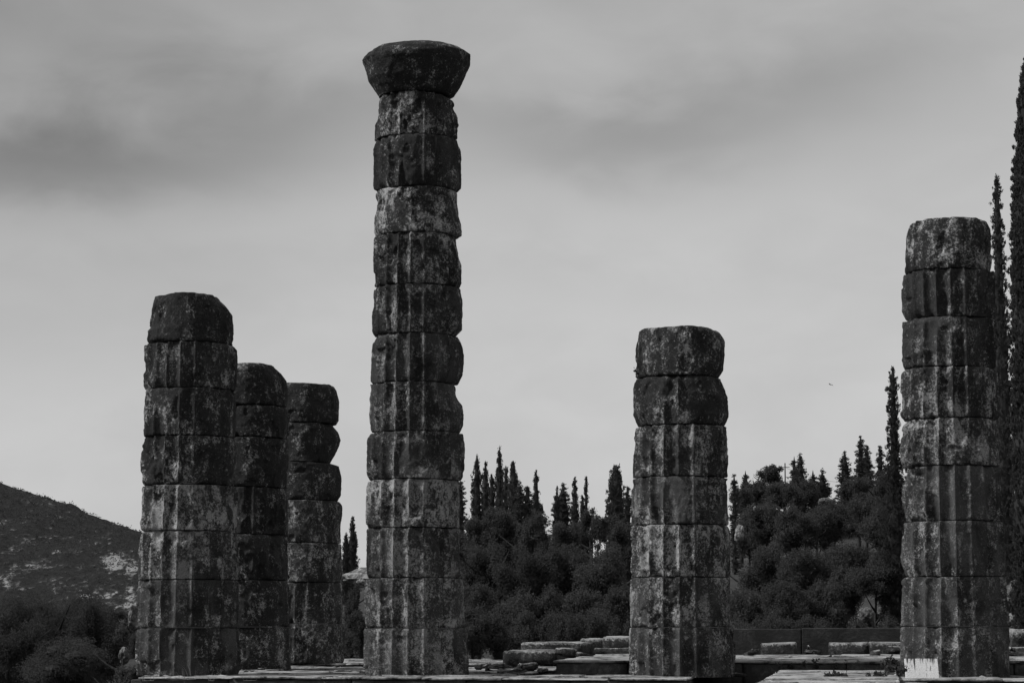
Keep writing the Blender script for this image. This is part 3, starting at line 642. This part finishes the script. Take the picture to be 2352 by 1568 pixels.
def conifer(px, pyt, prof, D, label, seed, pyb=1500, kind='cypress', dens=1.0, lean=0, cat='tree', rag=.25, name=None, hull=.62, mat=None, ls=1.0):
    """prof: [(row, half width)] from the tip down"""
    rg = np.random.default_rng(seed); s = pxm(D)
    ztop = z_at(pyt, D); x = x_at(px, D, ztop); zg = float(terrain(x, D)); zb = zg - .2
    t = thing(name or (kind + '_tree'), (x, D, zb), label, cat, 'background trees')
    rows = np.array([pyt] + [p[0] for p in prof]); hw = np.array([0.6] + [p[1] for p in prof]) * s
    zr = np.array([z_at(r, D) for r in rows]) - zb
    Ht = ztop - zb; clear = min(.06 * Ht, .8)
    # extend to the ground
    if zr[-1] > clear + .3: zr = np.append(zr, clear); hw = np.append(hw, hw[-1] * 1.08)
    trunk_mb(Ht * .9, max(.06, hw.max() * .13), rg, 0).build('trunk', M_bark, t)
    def rad(z): return np.interp(z, zr[::-1], hw[::-1])
    zs_fine = np.linspace(zr[-1], zr[0], 400); wts = rad(zs_fine) + .6 * s
    area = wts.sum() * (zs_fine[1] - zs_fine[0])
    L0 = 5.0 * s * ls if kind != 'pine' else 5.5 * s
    nt_ = int(np.clip(area / (L0 * L0) * 3.2 * dens, 60, 15000)); per = 16
    zc = rg.choice(zs_fine, nt_, p=wts / wts.sum())
    if kind == 'pine':
        nT = max(5, int(Ht / (15 * s))); ph = rg.uniform(0, 1)
    ang = rg.uniform(0, 2 * math.pi, nt_)
    bumpf = 1 + rag * fbm(np.stack([np.cos(ang) * 1.2, np.sin(ang) * 1.2, zc / (9 * s)], -1) + seed, 3, seed) * 1.6
    rr = rad(zc) * bumpf * np.sqrt(rg.uniform(.25 if hull < .8 else .62, 1.02 if hull < .8 else 1.15, nt_))
    if kind == 'pine':
        ff = (zc / Ht * nT + ph) % 1; rr *= .62 + .55 * (1 - ff) ** 1.2; 
    cl = np.stack([rr * np.cos(ang) + lean * (zc / Ht) * 0, rr * np.sin(ang), zc], 1)
    cc = np.repeat(cl, per, 0) + rg.normal(size=(nt_ * per, 3)) * np.array([1.5 * s, 1.5 * s, 2.4 * s]) * (1 if kind != 'pine' else np.array([1.6, 1.6, .55]))
    out = np.stack([np.cos(np.repeat(ang, per)), np.sin(np.repeat(ang, per)), np.zeros(nt_ * per)], 1)
    if kind == 'pine': dd_ = out * 1.0 + np.array([0, 0, .25]) + rg.normal(size=cc.shape) * .45
    else: dd_ = out * .35 + np.array([0, 0, 1.0]) + rg.normal(size=cc.shape) * .3
    # keep the tip thin
    V, Fq = leaves(cc, dd_, rg.uniform(.6, 1.25, len(cc)) * L0, rg.uniform(.28, .5, len(cc)) * L0, rg)
    if lean: V[:, 0] += -lean * s * (1 - V[:, 2] / Ht)
    mb = MB(); mb.add(V, Fq)
    # inner mass of twigs
    n, m_ = 14, 40; a = np.linspace(0, 2 * math.pi, n, endpoint=False); zz = np.linspace(zr[-1], zr[0], m_)
    A, Z = np.meshgrid(a, zz); R = rad(Z) * hull * (1 + .35 * fbm(np.stack([np.cos(A), np.sin(A), Z / (8 * s)], -1) + seed, 3, seed))
    if kind == 'pine': R *= .75
    Vh = np.stack([R * np.cos(A), R * np.sin(A), Z], -1).reshape(-1, 3)
    if lean: Vh[:, 0] += -lean * s * (1 - Vh[:, 2] / Ht)
    i = np.arange(n * m_).reshape(m_, n); j = np.roll(i, -1, 1)
    mb.add(Vh, np.stack([i[:-1], j[:-1], j[1:], i[1:]], -1).reshape(-1, 4))
    mb.build('crown', mat or M_cyp, t, False)
    return t
def broadleaf(px, pyt, hwpx, hpx, D, label, seed, lobes=13, mat=None, name='broadleaf_tree', leaf=4.4, dens=1.0, zg=None, cat='tree'):
    rg = np.random.default_rng(seed); s = pxm(D)
    ztop = z_at(pyt, D); x = x_at(px, D, ztop)
    zb = (float(terrain(x, D)) if zg is None else zg) - .1; Ht = ztop - zb
    t = thing(name, (x, D, zb), label, cat, 'background trees')
    trunk_mb(Ht * .75, max(.08, Ht * .028), rg, 5).build('trunk', M_bark, t)
    a, h = hwpx * s, hpx * s; cz = Ht - h / 2
    mb = MB(); 
    for k in range(lobes):
        u = rg.normal(size=3); u /= np.linalg.norm(u); q = rg.uniform(.35, .78) ** .8
        c = np.array([u[0] * a * q * 1.0, u[1] * a * q, u[2] * h / 2 * q + cz]); 
        if k == 0: c = np.array([0, 0, cz])
        lr = np.array([a, a, h * .55]) * rg.uniform(.20, .36) * (1.6 if k == 0 else 1)
        if c[2] + lr[2] > Ht: c[2] = Ht - lr[2]
        area = 4 * math.pi * (lr[0] * lr[2]); n = int(np.clip(area / (leaf * s) ** 2 * 2.6 * dens, 150, 5000))
        d = rg.normal(size=(n, 3)); d /= np.linalg.norm(d, axis=1, keepdims=True)
        rad = (1 + .75 * fbm(d * 2.8 + k * 3 + seed, 3, seed + k)) * (1.12 - .5 * rg.uniform(0, 1, n) ** 1.6)
        pts = c + d * rad[:, None] * lr
        V, Fq = leaves(pts, d * .5 + rg.normal(size=(n, 3)), rg.uniform(.6, 1.3, n) * leaf * s, rg.uniform(.4, .7, n) * leaf * s, rg)
        mb.add(V, np.asarray(Fq))
        # twig mass
        nn, mm = 12, 8; A, B = np.meshgrid(np.linspace(0, 2 * math.pi, nn, endpoint=False), np.linspace(0, math.pi, mm))
        dv = np.stack([np.cos(A) * np.sin(B), np.sin(A) * np.sin(B), np.cos(B)], -1)
        rv = .52 * (1 + .6 * fbm(dv * 2.8 + k * 3 + seed, 3, seed + k))
        i = np.arange(nn * mm).reshape(mm, nn); j = np.roll(i, -1, 1)
        mb.add((c + dv * rv[..., None] * lr).reshape(-1, 3), np.stack([i[:-1], i[1:], j[1:], j[:-1]], -1).reshape(-1, 4))
    mb.build('crown', mat or M_leaf, t, False)
    return t

# cypresses between the tallest and the seven drum column
CY_ = [
 (1058, 1102, [(1112, 5), (1135, 11), (1165, 14), (1220, 18)], 118, 'pine', 'tiered conifer half hidden by the right side of the tallest column'),
 (1095.5, 1048, [(1058, 3), (1075, 6), (1090, 10), (1110, 12), (1200, 15), (1260, 16)], 122, 'cypress', 'cypress with a pointed top, first one clear of the tallest column'),
 (1115, 1057, [(1068, 3), (1085, 5), (1100, 8), (1130, 10), (1240, 13)], 124, 'cypress', 'slim cypress between the pointed one and the tallest cypress of the clump'),
 (1130, 1087, [(1100, 4), (1120, 7), (1240, 11)], 120, 'cypress', 'shortest cypress of the clump, just left of the tallest of them'),
 (1147.5, 1026, [(1040, 3), (1055, 5.5), (1075, 7.5), (1092, 9.5), (1120, 11), (1240, 15)], 123, 'cypress', 'tallest cypress of the clump right of the capital column'),
 (1161.5, 1068, [(1080, 4), (1095, 5), (1115, 8), (1240, 11)], 121, 'cypress', 'ragged small cypress just right of the tallest of the clump'),
 (1179, 1057, [(1065, 5), (1080, 6), (1095, 9), (1115, 13), (1140, 15), (1240, 18)], 119, 'cypress', 'blunt topped cypress at the right end of the clump'),
 (1194, 1100, [(1112, 2.5), (1125, 8), (1145, 13), (1230, 17)], 117, 'pine', 'small pine with open twigs beside the blunt topped cypress'),
 (1211, 1115, [(1122, 4), (1140, 13), (1160, 17), (1230, 20)], 119, 'pine', 'open pine with level branches and sky between them'),
 (1231.5, 1081, [(1092, 4), (1105, 5), (1125, 6.5), (1145, 8), (1160, 12), (1175, 17), (1240, 22)], 118, 'cypress', 'lone slender cypress standing left of the gap of sky'),
 (1279, 1115, [(1130, 3), (1142, 5), (1165, 8), (1240, 10)], 118, 'cypress', 'thin spire at the left of the second clump'),
 (1293, 1107, [(1115, 4), (1128, 11), (1142, 17), (1165, 23), (1185, 27), (1240, 30)], 121, 'pine', 'broad pyramid shaped conifer, widest of the second clump'),
 (1320, 1094, [(1104, 3.5), (1120, 5), (1138, 7), (1160, 9), (1240, 12)], 119, 'cypress', 'spindly cypress right of the pyramid shaped conifer'),
 (1346, 1098, [(1110, 2.5), (1130, 3.6), (1150, 4.5), (1170, 6), (1240, 8)], 120, 'cypress', 'narrowest cypress, a bare spike over the round crown'),
 (1338, 1138, [(1148, 4), (1165, 6), (1240, 8)], 117, 'cypress', 'tiny cypress beside the narrowest one'),
 (1415, 1066, [(1070, 8), (1082, 12), (1098, 16), (1118, 18), (1140, 22), (1165, 25), (1240, 28)], 116, 'cypress', 'wide many topped cypress left of the seven drum column'),
 (1441, 1115, [(1125, 4), (1140, 8), (1160, 12), (1240, 15)], 114, 'pine', 'thin open conifer touching the seven drum column'),
 (810, 1187, [(1200, 3.5), (1215, 6), (1232, 9), (1260, 13), (1300, 15)], 125, 'cypress', 'small cypress alone in the gap between the back column and the tallest one'),
 (795, 1225, [(1235, 4), (1250, 7), (1300, 10)], 124, 'cypress', 'little conifer at the right side of the shortest column'),
 # the wooded rise on the right
 (1686, 1089, [(1100, 4), (1112, 6), (1180, 10)], 126, 'pine', 'small conifer at the right side of the seven drum column'),
 (1712, 1080, [(1090, 4), (1100, 8), (1112, 13), (1180, 18)], 138, 'pine', 'small bushy conifer left of the round crown on the rise'),
 (1837.5, 1038, [(1048, 4), (1062, 8), (1078, 13), (1095, 18), (1112, 22), (1180, 28)], 140, 'pine', 'tall pine right of the utility pole'),
 (1824, 1047, [(1056, 3), (1070, 7), (1090, 12), (1180, 16)], 143, 'pine', 'second pine tip leaning against the tall pine by the pole'),
 (1867, 1079, [(1088, 4), (1100, 7), (1125, 9), (1160, 10)], 146, 'pine', 'narrow pine between the pole pine and the low pine'),
 (1888, 1076, [(1088, 5), (1100, 11), (1115, 18), (1138, 19)], 141, 'pine', 'low broad pine standing above the pale bank'),
 (1940, 1034, [(1046, 6), (1062, 10), (1080, 16), (1100, 20), (1115, 22), (1180, 28)], 132, 'pine', 'pine with drooping tiers right of the gap of sky on the rise'),
 (1976, 1002, [(1012, 5), (1030, 9), (1050, 11), (1070, 16), (1180, 24)], 134, 'pine', 'tallest pine on the rise left of the ragged cypress'),
 (1991, 1020, [(1032, 5), (1048, 10), (1070, 14), (1180, 20)], 137, 'pine', 'thin crowned pine on the right flank of the tallest pine'),
 (2021, 1022, [(1034, 4), (1045, 7), (1062, 11), (1180, 16)], 135, 'pine', 'slight pine between the tallest pine and the ragged cypress'),
]
for k, (px, pyt, prof, D, kind, lab) in enumerate(CY_):
    rag = .34 if kind == 'pine' else .2
    conifer(px, pyt, prof, D, lab, 100 + k, kind=kind, rag=rag)
conifer(2050, 843, [(852, 5), (870, 9), (890, 11), (905, 9), (925, 11), (950, 13), (1000, 13), (1050, 17), (1100, 22), (1200, 32), (1400, 40)], 84, 'ragged dark cypress just left of the right column', 201, rag=.8, dens=1.5, hull=.5)
conifer(2289, 402, [(412, 4), (440, 8), (470, 9), (500, 10), (560, 13), (620, 15), (700, 19), (900, 30), (1200, 36)], 76, 'thin ragged cypress rising behind the right column', 202, rag=1.1, dens=1.5, lean=0, hull=.60)
conifer(2376, 78, [(105, 12), (150, 30), (250, 41), (350, 49), (450, 57), (520, 62), (700, 66), (1000, 70), (1300, 74)], 60, 'tallest dark cypress at the right edge of the picture', 203, rag=.10, dens=3.0, hull=.88, ls=1.5)

# round crowns and woodland
BR = [
 (1356, 1165, 27, 60, 112, 'round headed tree under the narrowest cypress', 1), (1395, 1178, 32, 70, 108, 'round tree at the foot of the many topped cypress', 0),
 (1146, 1166, 48, 90, 110, 'pale leaved tree below the cypress clump', 1), (1225, 1176, 44, 90, 106, 'tree at the foot of the lone slender cypress', 1),
 (1096, 1180, 40, 110, 107, 'tree beside the tallest column below the pointed cypress', 0), (1300, 1190, 48, 100, 104, 'tree in front of the second cypress clump', 0),
 (1430, 1195, 42, 110, 100, 'tree left of the seven drum column, under the thin conifer', 0),
 (1120, 1238, 62, 150, 96, 'broad dark tree low beside the tallest column', 0), (1205, 1250, 66, 150, 92, 'broad tree in the middle of the dark wood', 1),
 (1300, 1240, 64, 150, 94, 'dark tree behind the pile of blocks', 0), (1385, 1250, 66, 160, 90, 'spreading tree behind the highest block', 1), 
 (1100, 1340, 60, 150, 82, 'bushy tree low beside the foot of the tallest column', 0), (1180, 1350, 62, 140, 80, 'bushy tree above the squared block', 0),
 (1265, 1345, 64, 145, 81, 'bushy tree above the long low block', 0), (1350, 1350, 64, 140, 79, 'bushy tree above the cracked block', 0), (1430, 1340, 60, 150, 80, 'bushy tree behind the seven drum column', 0),
 (1771, 1063, 34, 50, 142, 'round crowned tree left of the utility pole', 0), (1735, 1092, 36, 70, 134, 'low round tree left of the round crowned one', 1),
 (1700, 1105, 30, 90, 128, 'tree at the right side of the seven drum column', 0), (1800, 1095, 50, 80, 131, 'tree in front of the utility pole', 0), (1850, 1102, 40, 70, 130, 'tree below the tall pine by the pole', 0),
 (1915, 1150, 60, 100, 118, 'leafy tree below the pale bank', 1), (1970, 1085, 46, 100, 126, 'tree below the tallest pine on the rise', 0), (2030, 1080, 44, 110, 122, 'tree between the tallest pine and the ragged cypress', 0),
 (1750, 1150, 62, 110, 112, 'pale flecked tree on the slope left of the pale bank', 1), (1830, 1158, 66, 120, 110, 'dark tree on the slope below the pole', 0), (2030, 1160, 60, 130, 108, 'dark tree left of the right column on the slope', 0),
 (1760, 1235, 66, 150, 98, 'large dark tree beside the seven drum column', 0), (1850, 1245, 70, 150, 95, 'large dark tree in the middle of the right wood', 0), (1950, 1240, 70, 150, 97, 'large dark tree right of the middle of the right wood', 0), (2035, 1250, 60, 150, 94, 'large dark tree beside the right column', 0),
 (1725, 1330, 60, 150, 84, 'bushy tree low beside the seven drum column', 0), (1800, 1335, 64, 150, 82, 'bushy tree above the single small block', 0), (1885, 1330, 64, 150, 83, 'bushy tree behind the low wall', 0), 
 (1745, 1098, 34, 90, 146, 'tree behind the round crowned one', 0), (1790, 1088, 34, 80, 148, 'tree behind the utility pole', 0), (1880, 1108, 34, 50, 144, 'low tree under the narrow pine', 0),
 (1875, 1160, 50, 110, 116, 'dark tree just under the pale bank', 0), (1720, 1190, 34, 110, 106, 'small dark tree close to the seven drum column', 0), (1990, 1130, 60, 120, 116, 'wide dark tree under the tallest pine', 0),
 (1262, 1225, 40, 90, 112, 'low tree under the gap of sky', 0), (1330, 1200, 40, 100, 113, 'dark tree between the two clumps of cypress', 0), (1070, 1200, 34, 120, 112, 'dark tree half hidden by the tallest column', 0), (1180, 1195, 50, 110, 113, 'dark tree behind the pale leaved one', 0),
 (1374, 1182, 32, 80, 106, 'small dark tree closing the gap left of the many topped cypress', 0),
 (815, 1335, 26, 120, 92, 'bush in the gap left of the tallest column', 1), (780, 1420, 50, 110, 78, 'bush low behind the shortest column', 0), (830, 1420, 40, 110, 77, 'bush low behind the tallest column', 0),
 (2345, 1300, 46, 120, 88, 'bush behind the rocks at the right edge', 0),
 (2010, 1290, 60, 86, 84, 'spreading crown over the pale rocks', 0), (1935, 1300, 46, 120, 85, 'bushy tree left of the pale rocks', 0),
]
for k, (px, pyt, hw, h, D, lab, mi) in enumerate(BR):
    broadleaf(px, pyt, hw, h, D, lab, 300 + k, mat=(M_leaf2 if mi else M_leaf), lobes=18 if hw < 45 else 26)
US = [(1085, 'right beside the tallest column'), (1140, 'left of the squared block'), (1190, 'behind the squared block'), (1245, 'above the right end of the squared block'), (1300, 'behind the long low block'), (1355, 'behind the cracked block'),
      (1410, 'behind the highest block'), (1700, 'behind the low wall next to the seven drum column'), (1745, 'behind the low wall left of the single block'), (1790, 'behind the low wall over the single block'), (1840, 'behind the middle of the low wall'),
      (1890, 'behind the low wall over the touching blocks'), (1985, 'before the pale rocks'), (2045, 'before the pale rocks next to the right column'), (830, 'in the gap at the foot of the tallest column')]
for k, (px, lab) in enumerate(US):
    broadleaf(px, 1392 + (k * 37) % 19 + (14 if px in (1985, 2045) else 0) + (-6 if px < 1500 else 0), 46, 130, 73 + (k * 13) % 4, 'low dark bush ' + lab, 450 + k, lobes=16, name='bush', cat='bush', leaf=4.2, zg=-.9)
for k, (px, pt, D, lab) in enumerate([(255, 1385, 92, 'behind the dark tree next to the front left column'), (305, 1398, 96, 'half hidden by the front left column'), (330, 1440, 84, 'low at the back of the front left column'), (285, 1450, 88, 'between the dark trees and the front left column'), (60, 1395, 99, 'on the valley floor at the left edge'), (190, 1385, 99, 'on the valley floor under the hill')]):
    broadleaf(px, pt, 38, 90, D, 'leafy dark bush ' + lab, 490 + k, lobes=14, name='bush', cat='bush', mat=M_cyp)
broadleaf(282, 1440, 26, 40, 50.5, 'small dark bush between the two pale rocks at the front left column', 480, lobes=10, name='bush', cat='bush', zg=-1.6)
broadleaf(302, 1508, 46, 90, 49, 'small dark bush in front of the pale rock at the front left column', 481, lobes=10, name='bush', cat='bush', zg=-1.6)
# big dark trees low on the left, in front of the hill
broadleaf(125, 1322, 140, 290, 70, 'broad dark tree low at the left below the hill', 401, lobes=20, leaf=4.0, zg=-2.5, mat=M_cyp)
broadleaf(232, 1358, 80, 230, 66, 'dark tree next to the front left column', 402, lobes=16, leaf=4.0, zg=-2.5, mat=M_cyp)
broadleaf(20, 1385, 85, 220, 64, 'dark tree at the left edge of the picture', 403, lobes=16, leaf=4.0, zg=-2.5, mat=M_cyp)
broadleaf(150, 1465, 130, 140, 58, 'dark bush filling the bottom left corner', 404, lobes=18, leaf=4.0, zg=-2.5, mat=M_cyp, name='bush', cat='bush')

# pale banks and rocks seen through the trees
RK = [(1698, 1203, 24, 44, 104, 'pale rock face just right of the seven drum column'), (1900, 1142, 44, 20, 121, 'pale bank under the low broad pine'),
      (858, 1300, 150, 60, 114, 'pale bare bank in the gap left of the tallest column'),
      (1958, 1386, 26, 60, 88, 'pale rock under the trees, left of the long pale bank'), (1992, 1393, 50, 50, 87, 'low pale rock in the middle of the long pale bank'), (2036, 1386, 52, 60, 88, 'pale rock touching the right column'),
      (286, 1484, 30, 44, 54, 'pale rough rock by the foot of the front left column'), (306, 1388, 26, 60, 58, 'upright pale rock at the left side of the front left column'),
      (2345, 1366, 50, 44, 66, 'round grey rock at the right edge'), (2338, 1400, 64, 46, 65, 'flat grey rock under the round one at the right edge'), (2330, 1330, 50, 60, 68, 'grey stone above the round rock at the right edge'),
      (2350, 1425, 70, 60, 64, 'lowest grey rock of the heap at the right edge')]
for k, (px, py, wp, hp, D, lab) in enumerate(RK): rock(px, py, wp, hp, D, lab, 500 + k * 3, mat=(M_block if px > 1850 or px < 400 else None))

# utility pole and its wire
def pole():
    D = 148; x, y, zt = P(1803, 1063, D); zb = float(terrain(x, D)) - .2
    t = thing('utility_pole', (x, D, zb), 'thin utility pole standing between the round crown and the tall pine', 'utility pole')
    mb = MB(); tube(mb, [(0, 0, 0), (0, 0, zt - zb)], [.05, .035], 8); mb.build('post', M_metal, t)
    mb = MB(); zz = zt - zb - .25; tube(mb, [(-.28, 0, zz), (.28, 0, zz)], [.02, .02], 6); mb.build('crossarm', M_metal, t)
    mb = MB(); pts = []
    for i in range(17):
        q = i / 16; pts.append((q * 3.9, 0, zz - .9 * q - 1.1 * (q - q * q)))
    tube(mb, pts, [.007] * 17, 4); mb.build('wire', M_metal, t)
pole()
# scrub on the hillside
def scrub():
    rg = np.random.default_rng(77); n = 16000; x = rg.uniform(-170, -20, n); y = 300 + 322 * rg.uniform(0, 1, n) ** .6; z = hillz(x, y)
    sz = rg.uniform(.18, .55, n) * (y / 600); per = 8; c = np.stack([x, y, z + sz * .3], 1)
    cc = np.repeat(c, per, 0) + rg.normal(size=(n * per, 3)) * np.repeat(sz, per)[:, None] * np.array([.55, .55, .38])
    V, Fq = leaves(cc, rg.normal(size=cc.shape), np.repeat(sz, per) * .8, np.repeat(sz, per) * .6, rg)
    tag(mesh_np('hillside_scrub', V, Fq, M_cyp, None, False), 'dark scrub scattered over the hillside', 'shrubs', kind='stuff')
scrub()
# bird in the sky
def bird():
    D = 110; c = P(1907, 883, D); mb = MB()
    for s in (-1, 1):
        V = [(0, .06, 0), (0, -.05, 0), (s * .07, .05, .03), (s * .07, -.04, .035), (s * .16, .0, .0), (s * .15, -.03, .004)]
        mb.add(V, np.array([[0, 1, 3, 2], [2, 3, 5, 4]]))
    tube(mb, [(0, .09, 0), (0, .05, .01), (0, -.03, 0), (0, -.11, -.01)], [.006, .02, .018, .004], 7)
    o = mb.build('bird', M_bark); o.location = c; o.rotation_euler = (.2, .3, .5)
    tag(o, 'tiny dark bird flying in the sky right of the seven drum column', 'bird')
bird()

# ---------------------------------------------------------------- small plants on the stones
def stalks(px, D, z, n, h, label, seed, mat, spread=.12, leafy=0, name='weed', curve=.4, rad=.0035):
    rg = np.random.default_rng(seed); x = x_at(px, D, z); mb = MB()
    for k in range(n):
        a = rg.uniform(0, 6.28); l = h * rg.uniform(.5, 1); b = np.array([rg.normal() * spread * .3, rg.normal() * spread * .3, 0])
        dr = np.array([math.cos(a), math.sin(a) * .6, 0]) * curve * rg.uniform(.3, 1.1)
        pts = [b + dr * l * q ** 1.7 + np.array([0, 0, l * q * (1 - .15 * q)]) for q in (0, .25, .5, .75, 1)]
        pts = [np.zeros(3)] + pts
        tube(mb, pts, [rad, rad, rad * .9, rad * .7, rad * .5, rad * .2], 4)
        if leafy:
            m_ = leafy; q = rg.uniform(.2, 1.0, m_); c = np.array([np.array([np.interp(v, (-.01, 0, .25, .5, .75, 1), [p[i] for p in pts]) for i in range(3)]) for v in q]) + rg.normal(size=(m_, 3)) * .02
            V, Fq = leaves(c, rg.normal(size=(m_, 3)) + np.array([0, 0, .4]), rg.uniform(.045, .095, m_), rg.uniform(.03, .055, m_), rg); mb.add(V, Fq)
    o = mb.build(name, mat, None, False); o.location = (x, D, z)
    return tag(o, label, 'weed', 'weeds between the stones')
stalks(430, 41.9, -.03, 7, .30, 'tall dry stalks before the front left column', 1, M_dry, .35, curve=.7)
stalks(340, 41.9, -.05, 5, .16, 'short dry stalks at the left foot of the front left column', 2, M_dry, .4, curve=.8)
stalks(485, 41.9, -.05, 6, .17, 'dry stalks below the right edge of the front left column', 3, M_dry, .35, curve=.8)
stalks(560, 41.9, -.05, 4, .14, 'sparse dry stalks between the front left and the tallest column', 4, M_dry, .4, curve=.9)
stalks(1845, 44.2, .10, 16, .17, 'leafy weed in the joint of the platform right of the seven drum column', 5, M_leaf2, .9, leafy=14, curve=.6, rad=.003)
stalks(1890, 44.1, .10, 9, .21, 'taller leafy weed in the middle of the platform joint', 6, M_leaf2, .45, leafy=14, curve=.4, rad=.003)
stalks(1925, 44.0, .10, 10, .12, 'low leafy weed at the right of the platform joint', 7, M_leaf2, .6, leafy=12, curve=.7, rad=.003)
stalks(2052, 43.2, .05, 9, .36, 'upright spiky weed just left of the right column', 8, M_leaf, .18, leafy=26, curve=.25, rad=.004)
stalks(2058, 40.2, .08, 10, .22, 'dark bushy weed left of the white marble slab', 9, M_leaf, .35, leafy=20, curve=.5, rad=.003)
stalks(1918, 37.6, .10, 12, .07, 'small dark tuft on the pale paving', 10, M_leaf, .3, leafy=12, curve=.8, rad=.003)
stalks(2010, 38.2, .10, 9, .06, 'tiny dark tuft on the pale paving nearer the white marble slab', 11, M_leaf, .25, leafy=10, curve=.8, rad=.003)
stalks(1465, 43.2, z_at(862, 43.4), 5, .10, 'tiny twig sprouting from the side of the seven drum column', 12, M_leaf, .08, leafy=5, curve=1.2, rad=.003).location.x = x_at(1459, 43.4, z_at(858, 43.4))
